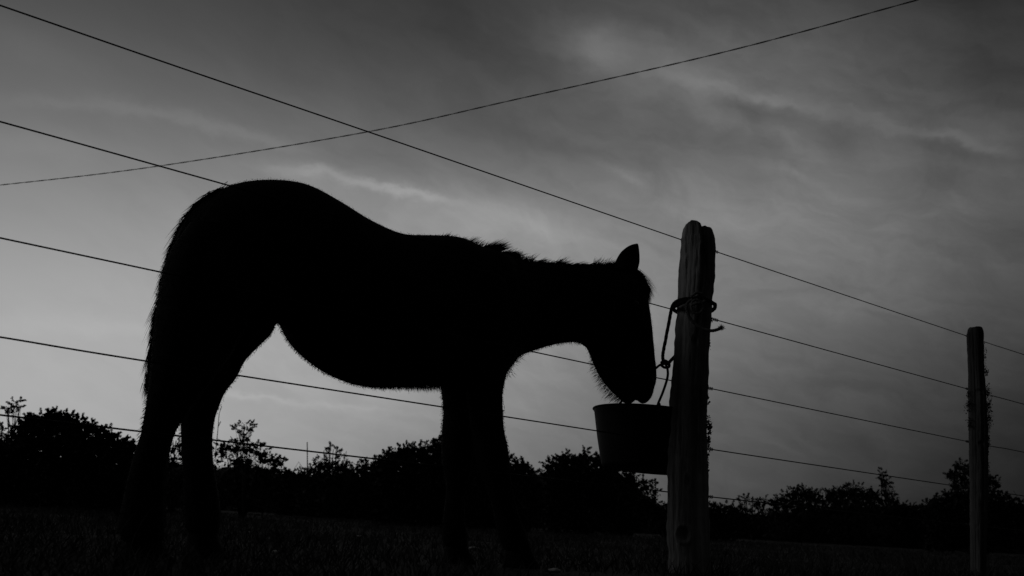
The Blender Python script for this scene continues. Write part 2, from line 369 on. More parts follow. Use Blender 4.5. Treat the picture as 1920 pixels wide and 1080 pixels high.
# ------------------------------------------------------------------ bucket, ropes
BY = 3.50
bc = atY(1217, 765, BY)
def hpx(px, Y_): return px/FPX*Y_/math.cos(PITCH)*.985
def make_bucket():
    b0 = on_plane(1222, 884, 0); c_top = atY(1217, 773, BY); c_bot = atY(1211, 883, BY)
    rt = 103*BY/FPX; rb = 83*BY/FPX
    r = root('bucket', tuple(c_bot), 'black rubber feed bucket hanging behind the near post, horse muzzle over it', 'bucket')
    ax = (c_top-c_bot); H = ax.length; ax.normalize(); a = ax.orthogonal().normalized(); a = Vector((1, 0, 0)) - ax*ax.x; a.normalize(); b = ax.cross(a)
    def ring(h, rr, n_=72): return [c_bot+ax*h+(a*math.cos(q)+b*math.sin(q))*rr*(1+.006*math.sin(2*q+h*9)) for q in [2*math.pi*j/n_ for j in range(n_)]]
    mb = MB(); mb.loft([ring(.012, rb*.3), ring(.0, rb*.9), ring(.004, rb*.97), ring(.016, rb), ring(H*.5, (rt+rb)/2), ring(H*.93, rt*.985), ring(H*.96, rt), ring(H, rt),
                       ring(H, rt-.007), ring(H*.9, rt-.012), ring(H*.5, (rt+rb)/2-.008), ring(.022, rb-.008), ring(.02, rb*.3)], True)
    mb.build('shell', M['bucket'], r)
    rm = MB(); rg = ring(H-.004, rt+.001); rm.tube(rg+[rg[0]], .004, 8); rm.build('rim', M['bucket'], r)
    for s_ in (-1, 1):
        e = MB(); c = c_bot+ax*(H-.016)+b*s_*(rt+.001)
        e.tube([c+ax*.02, c+b*s_*.010+ax*.01, c+b*s_*.011-ax*.012, c-ax*.026], .006, 8); e.build('lug', M['bucket'], r)
    # rope bail: from a hole in the far left rim up to the knot, and from the knot down to the near rim
    bail = MB()
    bail.tube([Vector(p) for p in spline([tuple(atY(x, y, z)) for x, y, z in [(1150,772,3.60),(1180,735,3.56),(1210,706,3.52),(1228,692,3.48),(1238,684,3.46),(1248,682,3.44)]], 24)], .0050, 10)
    bail.tube([Vector(p) for p in spline([tuple(atY(x, y, z)) for x, y, z in [(1248,682,3.44),(1252,695,3.45),(1251,710,3.47),(1243,735,3.50),(1234,757,3.54),(1230,772,3.57)]], 24)], .0052, 10)
    bail.tube([Vector(p) for p in spline([tuple(atY(x, y, z)) for x, y, z in [(1240,680,3.43),(1246,676,3.41),(1254,681,3.42),(1254,688,3.44),(1246,689,3.46),(1240,685,3.45)]], 20)], .0058, 10)
    bail.build('handle', M['rope'], r)
    return r
make_bucket()
# the thick rope round the post that carries the bucket
F_ = cy1-.095
rp = root('rope', tuple(atY(1300, 565, F_)), 'thick dark rope knotted round the near post, looping down to the bucket', 'rope')
def rtube(pts_, r_, m=M['rope'], parent=None, name='x', n=40, fibres=True):
    t = MB(); c = spline([tuple(atY(*p)) for p in pts_], n)
    t.tube([Vector(p)+Vector((noise.noise(Vector(p)*40), noise.noise(Vector(p)*40+Vector((9, 9, 9))), 0))*.0015 for p in c], [r_*(1+.07*math.sin(i*1.9)) for i in range(n)], 10)
    return t.build(name, m, parent)
rtube([(1310,562,F_),(1290,560,F_),(1277,562,F_+.01),(1266,567,F_+.05),(1259,578,F_+.08),(1255,600,3.32),(1249,632,3.36),(1244,658,3.38),(1243,672,3.39),(1245,681,3.41),(1252,682,3.42),(1258,676,3.42),(1266,667,3.44),(1278,655,3.46)], .0068, name='loop', parent=rp, n=110)
rtube([(1292,563,F_-.004),(1310,558,F_-.008),(1326,563,F_),(1336,568,cy1-.03),(1341,572,cy1+.02),(1338,580,cy1+.06),(1322,588,cy1+.10),(1295,590,cy1+.10),(1272,586,cy1+.08),(1262,578,cy1+.02),(1270,572,F_+.03),(1282,566,F_),(1294,564,F_-.004)], .0078, name='wrap', parent=rp, n=110)
cd = root('cord', tuple(atY(1300, 575, F_-.01)), 'thin pale cord knotted over the rope with a loose frayed end', 'cord')
rtube([(1296,556,F_-.012),(1306,549,F_-.014),(1318,552,F_-.012),(1322,560,F_-.006),(1317,567,F_-.018),(1306,562,F_-.02),(1298,566,F_-.018),(1296,577,F_-.018),(1303,587,F_-.018),(1313,586,F_-.018),(1318,577,F_-.018),(1314,568,F_-.02),(1304,570,F_-.024),(1296,572,F_-.02)], .0052, M['cord'], cd, 'knot', 90)
rtube([(1298,562,F_-.014),(1290,567,F_-.012),(1287,576,F_-.008),(1290,588,F_-.006),(1296,600,F_-.006),(1307,610,F_-.008),(1320,617,F_-.012),(1334,620,F_-.02),(1345,618,F_-.02),(1352,615,F_-.02)], .0062, M['cord'], cd, 'loose_end', 80)
fr = np.tile(np.array(atY(1352, 615, F_-.02)), (140, 1))+rng.normal(0, .004, (140, 3)); fd = rng.normal(0, 1, (140, 3))+[.4, 0, .2]; fd /= np.linalg.norm(fd, axis=1)[:, None]
V, F = strands(fr, fd, rng.uniform(.005, .015, 140), np.full(140, .0011), np.zeros((140, 3)), 2); link('frayed_tip', np_mesh('frayed_tip', V, F, M['rope']), cd)

# ------------------------------------------------------------------ the foal
OFF = -.31                                   # its midline runs along the far side of the fence
FO = P0 + FN*OFF
HEADY = 3.47
def mid(x, y):
    """point of the foal's (slightly curved) mid surface: straight along the body, turned at the head"""
    p = on_plane(x, y, OFF)
    Yb = p.y
    if x > 930:
        t = min(1, (x-930)/170); t = t*t*(3-2*t)
        # ease from the body plane to the plane of the turned head
        Yh = HEADY + (x-1160)*.0003
        Yb = Yb*(1-t)+Yh*t
    return atY(x, y, Yb)
def latdir(x):
    t = 0 if x < 930 else min(1, (x-930)/170); v = FN*(1-t)+Vector((0.15, -1, 0))*t; return v.normalized()
def loft_px(rows, n=40, seg=28, power=2.0, xshift=0):
    """rows: (xt, yt, xb, yb, halfwidth[m], widest position 0 bottom..1 top)"""
    rings = []
    for xt, yt, xb, yb, w, wp in spline(rows, n):
        T = mid(xt, yt); B = mid(xb, yb); c = (T+B)/2; u = (T-B)/2; L_ = latdir((xt+xb)/2)
        r_ = []
        for j in range(seg):
            q = 2*math.pi*j/seg; cs, sn = math.cos(q), math.sin(q)
            cs2 = math.copysign(abs(cs)**(2/power), cs); sn2 = math.copysign(abs(sn)**(2/power), sn)
            k = 1+(wp-.5)*1.2*sn                       # fuller low (belly) or high (croup)
            r_.append(c+u*sn2+L_*w*cs2*k)
        rings.append(r_)
    return rings
def leg_rings(rows, off, n=40, seg=20):
    rings = []; cen = []
    for y, l, r, k in spline(rows, n):
        c = on_plane((l+r)/2, y, OFF+off); rad = (r-l)/2*c.y/FPX/math.cos(PITCH)*.97
        cen.append(c); rings.append((c, rad, k))
    out_ = []
    for c, rad, k in rings:
        out_.append([c+Vector((math.cos(q)*rad, math.sin(q)*rad*k, 0)) for q in [2*math.pi*j/seg for j in range(seg)]])
    return out_
torso = [(338,425,322,500,.05,.5),(358,392,322,560,.12,.5),(395,366,350,610,.175,.5),(440,347,410,640,.205,.52),(500,342,470,635,.215,.55),(560,350,528,598,.205,.5),
 (620,377,566,655,.205,.42),(680,414,625,700,.225,.38),(740,440,690,724,.235,.38),(800,443,760,726,.225,.4),(850,446,825,723,.205,.42),(890,462,875,728,.185,.42),(925,470,925,715,.155,.42),(950,476,955,688,.10,.45)]
neck = [(850,452,900,715,.14,.4),(885,464,945,695,.135,.4),(925,473,968,672,.115,.42),(965,484,995,660,.095,.42),(1010,493,1030,649,.08,.42),(1055,498,1060,643,.072,.42),(1100,501,1085,642,.072,.45),(1140,503,1097,650,.075,.5),(1172,508,1104,640,.07,.5)]
head = [(1150,502,1100,600,.055,.5),(1178,506,1098,628,.075,.55),(1197,522,1100,650,.088,.6),(1211,552,1107,668,.088,.6),(1219,590,1116,690,.078,.58),(1224,630,1128,712,.064,.55),(1228,668,1143,731,.052,.5),(1231,698,1157,744,.050,.5),(1229,720,1166,750,.050,.5),(1220,738,1176,750,.042,.5),(1206,747,1186,750,.02,.5)]
lower_lip = [(1186,733,1158,735,.028,.5),(1189,743,1161,746,.03,.5),(1188,752,1168,754,.026,.5),(1184,758,1177,759,.010,.5)]
upper_lip = [(1226,724,1197,730,.036,.5),(1224,739,1197,746,.036,.5),(1217,751,1199,755,.026,.5),(1210,757,1204,758,.010,.5)]
#                 y,  left, right, depth factor
hind_near = [(430,360,440,1.6),(500,322,470,1.5),(570,305,470,1.35),(640,293,440,1.2),(700,286,400,1.1),(745,280,368,1.1),(785,273,340,1.1),(815,267,324,1.1),(856,254,314,1.15),(905,242,308,1.15),(953,232,304,1.1),(985,226,303,1.1),(1005,230,304,1.1),(1018,236,300,1.1)]
hind_far = [(430,410,500,1.3),(500,380,505,1.3),(570,375,512,1.2),(610,368,512,1.1),(640,358,486,1.0),(671,352,458,1.0),(703,346,442,1.0),(731,342,421,1.0),(760,340,409,1.0),(785,340,401,1.0),(819,341,397,1.0),(861,343,398,1.05),(907,346,405,1.05),(953,348,411,1.05),(985,350,410,1.05),(1003,354,406,1.05)]
fore_near = [(520,800,950,.9),(600,815,962,.9),(660,840,962,.95),(700,858,950,1.0),(735,872,943,1.1),(762,876,943,1.1),(803,882,945,1.15),(836,888,952,1.2),(868,893,955,1.2),(905,908,959,1.1),(935,918,965,1.05),(966,927,973,1.05),(1000,934,986,1.1),(1018,939,992,1.1),(1034,946,997,1.05)]
fore_far = [(600,790,900,.9),(660,806,905,.95),(700,818,905,1.0),(734,827,902,1.05),(775,831,900,1.05),(815,828,892,1.05),(864,828,886,1.1),(893,834,879,1.0),(925,836,872,1.0),(960,832,871,1.0),(987,829,873,1.05),(1012,830,876,1.05),(1028,835,877,1.05)]
LEGS = [(hind_near, .105), (hind_far, -.10), (fore_near, .085), (fore_far, -.085)]
mb = MB()
mb.loft(loft_px(torso, 60, 36, 2.1)); mb.loft(loft_px(neck, 40, 32)); mb.loft(loft_px(head, 44, 32)); mb.loft(loft_px(lower_lip, 14, 18)); mb.loft(loft_px(upper_lip, 14, 18))
for rows, off in LEGS: mb.loft(leg_rings(rows, off, 60, 22))
# cheek, brow and nostril swellings
def ball(mb, c, r, sc=(1, 1, 1)):
    rings = []
    for i in range(1, 10):
        a = math.pi*i/10; rings.append([Vector(c)+Vector((math.sin(a)*math.cos(q)*sc[0], math.sin(a)*math.sin(q)*sc[1], math.cos(a)*sc[2]))*r for q in [2*math.pi*j/14 for j in range(14)]])
    mb.loft(rings)
for s_ in (1, -1):
    L_ = latdir(1200)
    ball(mb, mid(1132, 628)+L_*s_*.045, .062, (1, .6, 1.15))          # cheek
    ball(mb, mid(1180, 575)+L_*s_*.066, .026)                          # brow
    ball(mb, mid(1213, 712)+L_*s_*.030, .024, (1, 1, 1.2))             # nostril flare
src = mb.build('foal_source', M['coat'])
rm_ = src.modifiers.new('r', 'REMESH'); rm_.mode = 'VOXEL'; rm_.voxel_size = .0085
sm = src.modifiers.new('s', 'SMOOTH'); sm.iterations = 7; sm.factor = .6
dg = bpy.context.evaluated_depsgraph_get(); ev = src.evaluated_get(dg)
me = bpy.data.meshes.new_from_object(ev); me.name = 'body'
bpy.data.objects.remove(src)
me.materials.clear(); me.materials.append(M['coat']); me.polygons.foreach_set('use_smooth', [True]*len(me.polygons))
fc = on_plane(640, 1000, OFF)
foal = root('foal', (fc.x, fc.y, 0), 'black shaggy foal standing side-on with its muzzle lowered over the bucket', 'foal')
body = link('body', me, foal)
nv = len(me.vertices); VC = np.empty(nv*3, np.float32); me.vertices.foreach_get('co', VC); VC = VC.reshape(-1, 3)
npz = len(me.polygons); pc = np.empty(npz*3, np.float32); me.polygons.foreach_get('center', pc); pc = pc.reshape(-1, 3)
pn = np.empty(npz*3, np.float32); me.polygons.foreach_get('normal', pn); pn = pn.reshape(-1, 3)
pa = np.empty(npz, np.float32); me.polygons.foreach_get('area', pa)

# hooves
for k, (rows, off) in enumerate(LEGS):
    y, l, r, _ = rows[-1]; c = on_plane((l+r)/2, y, OFF+off); rad = (r-l)/2*c.y/FPX
    h = MB(); rings = []
    for z, f, sh in ((c.z+.008, .92, 0), (c.z*.75+.0, 1.0, .004), (c.z*.4, 1.12, .012), (.006, 1.22, .02), (-.004, 1.2, .022)):
        o_ = Vector((c.x, c.y, z))+FD*sh; rings.append([o_+FD*math.cos(q)*rad*f*1.08+FN*math.sin(q)*rad*f for q in [2*math.pi*j/24 for j in range(24)]])
    h.loft(rings); h.build('hoof', M['hoof'], foal)

# eyes and nostrils
for s_ in (1, -1):
    L_ = latdir(1200); e = MB(); ball(e, mid(1180, 577)+L_*s_*.078, .0165, (1, .8, .9)); e.build('eye', M['eye'], foal)
    e = MB(); c = mid(1216, 716)+L_*s_*.05; ball(e, c, .010, (.7, .6, 1.2)); e.build('nostril', M['eye'], foal)

# ears: cupped leaf shapes
def ear(rows, lat):
    L_ = latdir(1180); e = MB(); rings = []
    for i, (xl, yl, xr, yr) in enumerate(spline(rows, 18)):
        t = i/17; A_ = mid(xl, yl)+L_*lat; B_ = mid(xr, yr)+L_*lat; c = (A_+B_)/2; h = (B_-A_)/2
        rings.append([c+h*math.cos(q)+L_*(.020*(1-t)+.002)*math.sin(q)-(L_*.010*math.cos(q)**2*(1-t)) for q in [2*math.pi*j/22 for j in range(22)]])
    e.loft(rings); return e.build('ear', M['coat'], foal)
ear([(1147,506,1192,514),(1150,498,1194,504),(1154,487,1196,495),(1162,475,1196,484),(1173,466,1195,473),(1182,462,1194,467),(1190,460.5,1192.5,461.5)], .030)
ear([(1156,508,1188,514),(1158,500,1190,506),(1161,490,1191,496),(1168,481,1191,486),(1176,473,1190,477),(1184,468,1189,470)], -.045)

# --- coat fuzz over the whole body
def coat(n):
    idx = rng.choice(npz, n, p=pa/pa.sum()); P = pc[idx]+rng.normal(0, .003, (n, 3)); Nn = pn[idx]
    d = Nn*.55 + np.array([0, 0, -.65]) - np.array(FD)*.25 + rng.normal(0, .22, (n, 3)); d /= np.linalg.norm(d, axis=1)[:, None]
    z = P[:, 2]; L_ = rng.uniform(.5, 1.25, n)*.0058
    L_ *= np.where(Nn[:, 2] < -.2, .8, 1.0)*np.where(Nn[:, 2] > .45, .55, 1.0)
    back = -(Nn@np.array(FD)); L_ *= np.where((back > .3) & (z < .75), 1.5, 1.0)
    L_ *= np.where(P[:, 0] > .42, .35, 1)                          # short on the head
    return strands(P, d, L_, np.full(n, .0008), np.zeros((n, 3))+[0, 0, -.2], 2)
V, F = coat(110000)
link('coat', np_mesh('coat', V, F, M['hair']), foal)

def hairline(path, per, length, lean, spread, width, lat, name, parent, bend=(0, 0, 0), seg=4, jl=.35, clump=0, cs=.12):
    """hair rooted along a path of photo points, lean in photo directions (dx right, dy down)"""
    P = spline(path, per); rts = []; dd = []; LL = []; cl = {}
    for i, (x, y) in enumerate(P):
        t = i/(per-1); ln = np.interp(t, *length); lx = np.interp(t, lean[0], lean[1]); ly = np.interp(t, lean[0], lean[2])
        x_ = x+random.gauss(0, 2.0); y_ = y+random.gauss(0, 1.2)
        p = mid(x_, y_)+latdir(x_)*random.gauss(0, lat)
        q = mid(x_+lx*30, y_+ly*30)+latdir(x_)*random.gauss(0, .008); d = (q-mid(x_, y_)).normalized()
        if clump:
            c_ = cl.setdefault(int(i//clump+random.gauss(0, .35)), (Vector((random.gauss(0, cs), 0, random.gauss(0, cs))), random.uniform(.55, 1.3)))
            d = (d+c_[0]).normalized(); ln *= c_[1]
        d = (d+Vector((random.gauss(0, spread), random.gauss(0, spread), random.gauss(0, spread)))).normalized()
        rts.append(p); dd.append(d); LL.append(ln*p.y/FPX*random.uniform(1-jl, 1+jl*.6))
    rts = np.array(rts); dd = np.array(dd); LL = np.array(LL)
    return strands(rts, dd, LL, np.full(len(LL), width), np.zeros((len(LL), 3))+bend, seg)
def join(parts):
    Vs = []; Fs = []; b = 0
    for v, f in parts: Vs.append(v); Fs.append(f+b); b += len(v)
    return np.concatenate(Vs), np.concatenate(Fs)
mane = [hairline([(808,446),(850,452),(885,464),(925,474),(965,486),(1010,494),(1055,499),(1100,501),(1150,503)], 3000,
          ([0,.08,.16,.3,.42,.5,.7,.9,1], [14,22,27,26,28,28,24,24,30]), ([0,.1,.3,.6,1], [1,1.0,.9,1.0,.9], [-.3,-.55,-.8,-.55,-.65]), .16, .0012, .014, 'mane', foal, (0, 0, -.22), clump=60, cs=.22),
        hairline([(905,470),(918,471),(930,474)], 420, ([0,1],[40,46]), ([0,1],[1.0,1.0],[-.75,-.6]), .08, .0012, .008, 'm', foal, (.05, 0, -.1)),
        hairline([(940,476),(955,480),(962,484)], 260, ([0,1],[36,36]), ([0,1],[1.0,1.0],[-.45,-.35]), .07, .0012, .008, 'm', foal, (0, 0, -.1)),
        hairline([(1120,502),(1150,503)], 400, ([0,1],[24,26]), ([0,1],[1,.9],[-.5,-.6]), .14, .0011, .012, 'm', foal, (0, 0, -.2))]
V, F = join(mane); link('mane', np_mesh('mane', V, F, M['hair']), foal)
V, F = join([hairline([(1176,505),(1186,509),(1194,518)], 1100, ([0,1],[52,40]), ([0,.5,1],[.9,.8,.6],[.45,.7,1.0]), .13, .0011, .02, 'f', foal, (-.05, 0, -.35)),
             hairline([(1188,512),(1198,528),(1204,542)], 1500, ([0,1],[34,30]), ([0,1],[.85,.55],[.55,.9]), .12, .0011, .02, 'f', foal, (-.2, 0, -.3))])
link('forelock', np_mesh('forelock', V, F, M['hair']), foal)
V, F = (hairline([(1108,664),(1116,692),(1132,715),(1150,736),(1166,749)], 420, ([0,.3,.7,1],[3,12,21,14]), ([0,1],[-.7,-.7],[.55,.5]), .22, .0008, .02, 'w', foal, (0, 0, -.1)))
link('chin_hair', np_mesh('chin_hair', V, F, M['hair']), foal)
V, F = join([hairline([(584,652),(624,690),(690,718),(760,719),(828,716)], 3000, ([0,.3,.6,1],[4,6,10,19]), ([0,.5,1],[.2,.35,.2],[1,.8,1]), .2, .0009, .03, 'b', foal),
             hairline([(966,660),(960,674),(946,690),(938,708)], 500, ([0,1],[10,11]), ([0,1],[.7,.6],[.6,.8]), .2, .0009, .03, 'b', foal),
             hairline([(985,653),(1030,641),(1070,635),(1092,638)], 700, ([0,1],[9,9]), ([0,1],[.2,.3],[1,1]), .2, .0008, .03, 'b', foal)])
link('belly_fringe', np_mesh('belly_fringe', V, F, M['hair']), foal)
# tail: a tapering dock wrapped in long hanging hair
TP = [(420,360,10),(390,384,16),(364,424,20),(344,472,23),(331,525,24),(320,580,21),(310,635,15),(303,680,7)]
tb = MB(); rings = []
for x, y, w in spline(TP, 30):
    c = mid(x, y)+FN*.02-FD*.01; r_ = w*c.y/FPX*.8; rings.append([c+Vector((math.cos(q)*r_, math.sin(q)*r_*1.3, math.sin(q)*r_*.25)) for q in [2*math.pi*j/18 for j in range(18)]])
tb.loft(rings); tb.build('tail', M['hair'], foal); tail = C.objects['tail']
parts = []
for k in range(2600):
    s0 = random.uniform(0, .72); off = random.gauss(0, .5); tp = spline(TP, 40)
    i0 = int(s0*39); ln = random.randint(7, 17); i1 = min(39, i0+ln)
    o3 = FN*random.gauss(.02, .03)
    seq = []
    for i in range(i0, i1+1, 2):
        x, y, w = tp[i]; fl = (i-i0)/max(1, ln)
        seq.append(mid(x-w*.75*max(-1.1, min(1.25, abs(off)*(1 if random.random() else 1)+.0+fl*.35)) if off > -.3 else x+w*.7*off, y)+o3)
    if len(seq) < 3: continue
    a = np.array([tuple(p) for p in seq]); sd = np.array(Vector((1, -.3, 0)).normalized())*.0011
    m_ = len(a); wv = (1-np.linspace(0, 1, m_)**2)[:, None]*sd
    v = np.stack([a-wv, a+wv], 1).reshape(-1, 3); f = np.array([[2*i, 2*i+1, 2*i+3, 2*i+2] for i in range(m_-1)])
    parts.append((v, f))
V, F = join(parts); link('tail_hair', np_mesh('tail_hair', V, F, M['hair']), foal)
V, F = join([hairline([(410,358),(382,374),(357,404),(338,445),(320,500),(307,558),(297,618),(290,675),(286,712)], 4200,
     ([0,.1,.3,.6,.85,1],[22,34,38,46,50,32]), ([0,.15,.4,.7,1],[-.95,-.9,-.52,-.27,-.14],[.45,.7,1,1,1]), .06, .0011, .03, 't', foal, (0, 0, -.12), clump=70, cs=.09)])
link('tail_fringe', np_mesh('tail_fringe', V, F, M['hair']), foal)

# ------------------------------------------------------------------ bushes and trees
def leaves(blobs, d, leaf_px, dens, rs, surf=.6):
    """blobs (x, y, rx, ry) in photo pixels at distance d -> leaf quads with depth"""
    Vs = []; n_ = 0
    for x, y, rx, ry in blobs:
        c = np.array(atY(x, y, d)); sx = rx*d/FPX; sz = ry*d/FPX; sy = max(sx, sz)*.75
        k = int(dens*rx*ry*3.1416/(leaf_px**2)); k = max(k, 12)
        q = rs.normal(size=(k, 3)); q /= np.linalg.norm(q, axis=1)[:, None]; rr = rs.random(k)**(surf*.5)
        rr *= 1+.16*np.sin(q[:, 0]*5+x)*np.cos(q[:, 2]*6+y)+rs.normal(0, .05, k)
        p = c+q*rr[:, None]*[sx, sy, sz]
        s_ = leaf_px*d/FPX*rs.uniform(.35, .95, k)*.5
        a = rs.normal(size=(k, 3)); a /= np.linalg.norm(a, axis=1)[:, None]; b = np.cross(a, rs.normal(size=(k, 3))); b /= np.linalg.norm(b, axis=1)[:, None]
        a = a*s_[:, None]*1.4; b = b*s_[:, None]*.75
        Vs.append(np.stack([p-a, p+b, p+a, p-b], 1).reshape(-1, 3))
    V = np.concatenate(Vs); V[:, 2] = np.maximum(V[:, 2], 0.0); return V, np.arange(len(V)).reshape(-1, 4)
def plant(name, cat, label, group, d, base_x, blobs, twigs=(), leaf=5.5, dens=3.2, core=9.0, seed=1, mtl=None):
    rs = np.random.default_rng(seed); b = atY(base_x, 985, d)
    r = root(name, (b.x, b.y, 0), label, cat, group)
    V, F = leaves(blobs, d, leaf, dens, rs)
    # spiky sprigs around the crown
    sp = []
    for x, y, rx, ry in blobs:
        k = max(4, int(rx*ry/40)); an = rs.uniform(-.3, math.pi+.3, k)
        for a in an:
            q = (x+rx*.95*math.cos(a), y-ry*.95*math.sin(a)); ln = rs.uniform(.5, 1.6)*leaf
            for t in np.linspace(0, 1, 5): sp.append((q[0]+math.cos(a)*ln*t+rs.normal(0, .8), q[1]-abs(math.sin(a))*ln*t-rs.uniform(0, 2), leaf*.35, leaf*.35))
    V2, F2 = leaves(sp, d, leaf*.62, .5, rs) if sp else (np.zeros((0, 3)), np.zeros((0, 4), int))
    V, F = join([(V, F), (V2, F2)])
    if core:
        cf, cs_ = (.25, .72) if name != 'tree' else (.12, .88)
        big = [(x, y+ry*cf, rx*cs_, ry*cs_) for x, y, rx, ry in blobs if rx*ry > 60]
        if big: V, F = join([(V, F), leaves(big, d, leaf*2.6, core, rs, .9)])
    link('crown', np_mesh('crown', V, F, M['leaf'], False), r)
    t = MB(); bt = Vector((b.x, b.y, -.05))
    for x, y, rx, ry in blobs[:(3 if name == 'sapling' else 7)]:
        c = atY(x, y, d); m1 = bt.lerp(c, .5)+Vector((rs.normal(0, .03*d/10), 0, .02)); w = .0009*d
        t.tube([bt, bt.lerp(m1, .5), m1, m1.lerp(c, .6), c], [w*1.4, w*1.1, w*.8, w*.5, w*.25], 6)
        for _ in range(5):
            a = rs.uniform(.2, math.pi-.2); e = atY(x+rx*.85*math.cos(a), y-ry*.85*math.sin(a), d+rs.normal(0, .02*d)); s0 = m1.lerp(c, rs.uniform(.2, .9))
            t.tube([s0, s0.lerp(e, .5)+Vector((0, 0, .01*d/10)), e], [w*.35, w*.22, w*.1], 5)
    for tw in twigs:
        t.tube([atY(x, y, d) for x, y in tw], [max(.7, 1.5-.25*i)*d/FPX*.6 for i in range(len(tw))], 5)
    t.build('trunk', M['bark'], r); return r
GB = 'bushes and trees along the field edge'
def hedge(x0, x1, ys, yb, rx=20):
    """blob fill under a traced top profile"""
    xs, tops = zip(*ys); out_ = []
    x = x0
    while x <= x1:
        top = np.interp(x, xs, tops)
        r0 = random.uniform(.65, 1.1)*rx
        out_.append((x, top+r0*.8, r0*.9, r0*.9))
        y = top+r0*1.9
        while y < yb+4: out_.append((x+random.gauss(0, 5), y, rx*1.3, rx*1.1)); y += rx*1.2
        x += rx*.75
    return out_
def tri(x, y, r): return [(x, y, r, r*.9), (x-r*.8, y+r*.5, r*.6, r*.5), (x+r*.75, y+r*.45, r*.6, r*.5)]
plant('bush', 'bush', 'large dense bush at the left edge behind the hind legs', GB, 12, 120,
  hedge(-60, 250, [(-60,830),(0,835),(22,815),(50,785),(75,776),(105,770),(130,778),(150,786),(185,795),(212,812),(235,826),(262,832)], 960, 15), leaf=6.5, seed=11)
plant('sapling', 'sapling', 'slender sapling with one small round crown at the far left', GB, 13, 22,
  [(26,757,9,6),(15,765,7,5),(36,762,7,6),(25,770,10,5),(20,778,6,4),(30,775,6,4),(39,752,3,3),(12,768,5,3)], [[(22,950),(21,860),(23,810),(24,780),(26,757)],[(22,815),(16,785),(13,768)],[(22,820),(33,785),(38,764)]], leaf=4.5, dens=2.3, seed=12)
plant('sapling', 'sapling', 'wispy sapling cut off by the left edge of the frame', GB, 12.5, -6,
  [(-2,800,6,9),(3,815,7,6),(-4,825,9,12),(6,805,4,4)], [[(0,950),(-2,850),(0,790)]], leaf=4.5, dens=1.6, seed=13)
plant('bush', 'bush', 'airy bush seen through the gap between the hind legs', GB, 15, 320,
  [(300,845,26,22),(330,840,16,13),(322,862,16,12),(345,850,14,16),(300,900,40,40),(340,905,40,30),(330,940,40,25)], [[(328,900),(326,850),(330,826)]], leaf=5, dens=2.0, core=1.2, seed=14)
plant('bush', 'bush', 'leafy bush with uneven top just right of the hind legs', GB, 14, 450,
  [(470,838,22,12),(492,850,18,14),(440,842,18,12),(420,836,12,9),(505,862,16,12),(518,868,13,12),(528,866,7,10),(412,850,14,18),(450,865,40,20),(500,885,36,18),(440,905,60,34),(520,915,60,30),(470,935,70,25),(452,835,5,5),(484,835,6,5),(540,888,16,8)],
  [[(455,860),(456,830),(458,800)],[(425,850),(418,828),(406,822)],[(404,850),(408,812),(411,775),(416,762)],[(409,800),(414,790)],[(445,850),(440,828),(432,818)]], leaf=5, dens=2.0, seed=15)
plant('sapling', 'sapling', 'tall thin-leaved sapling poking above the bush right of the hind legs', GB, 13.6, 455,
  [(457,797,8,5),(466,803,8,5),(448,806,9,6),(473,797,3,4),(460,812,8,5),(450,816,6,4),(470,812,4,3),(440,803,4,3)], [[(455,950),(455,850),(456,815),(458,797)],[(456,822),(448,806),(442,803)],[(456,822),(468,806),(474,798)],[(456,830),(472,815)]], leaf=4.2, dens=1.6, seed=16)
plant('shrub', 'shrub', 'small shrub with upright sprigs standing right of the thin pole', GB, 24, 620,
  [(612,868,22,14),(600,872,18,10),(635,872,18,12),(648,872,6,16),(610,850,4,7),(618,842,3,8),(630,848,3,8),(640,855,3,10),(585,880,14,8),(625,895,60,20),(600,930,70,35)],
  [[(620,880),(617,855),(618,832)],[(628,880),(630,855),(632,838)],[(610,880),(608,860),(606,846)],[(640,880),(646,860),(650,846)],[(622,880),(624,860),(625,842)]], leaf=4, dens=2.2, seed=17)
plant('bush', 'bush', 'low scrub line in the distance between shrub and big dark bush', GB, 26, 680,
  hedge(530, 720, [(530,886),(560,882),(600,882),(655,878),(672,868),(690,866),(700,872),(720,876)], 985, 13), leaf=4.5, seed=18)
plant('bush', 'bush', 'big dark bush standing behind the front legs', GB, 16, 830,
  hedge(712, 1004, [(700,876),(716,852),(738,844),(755,836),(790,836),(815,824),(835,818),(880,825),(930,845),(955,860),(985,868),(1004,882)], 990, 14), leaf=5.5, seed=19)
plant('bush', 'bush', 'rounded leafy bush below the bucket, reaching toward the post', GB, 18, 1110,
  hedge(1030, 1190, [(1025,866),(1058,850),(1078,858),(1098,848),(1115,854),(1135,860),(1160,882),(1178,890),(1190,895)], 995, 13)+[(1205,905,13,11),(1218,912,15,12),(1228,925,11,14),(1215,945,22,20),(1232,960,16,16),(1210,970,30,22),(1098,848,5,7),(1180,890,10,9)], leaf=5, dens=2.6, seed=20)
plant('bush', 'bush', 'smooth-topped dark bush just right of the near post', GB, 20, 1350,
  hedge(1245, 1392, [(1245,950),(1290,950),(1340,947),(1365,944),(1385,950),(1395,960)], 1005, 12), leaf=4.5, seed=21)
plant('tree', 'tree', 'small open tree with sky showing between its trunks', GB, 34, 1412,
  [(1398,935,9,6),(1410,942,10,6),(1422,944,12,7),(1434,938,8,5),(1390,942,6,5),(1428,955,8,5),(1405,985,14,14),(1430,985,20,14)], [[(1405,1000),(1401,970),(1396,942)],[(1412,1000),(1413,970),(1418,946)],[(1424,1000),(1428,965),(1434,944)],[(1408,1000),(1392,960),(1390,944)]], leaf=4, dens=4, seed=22)
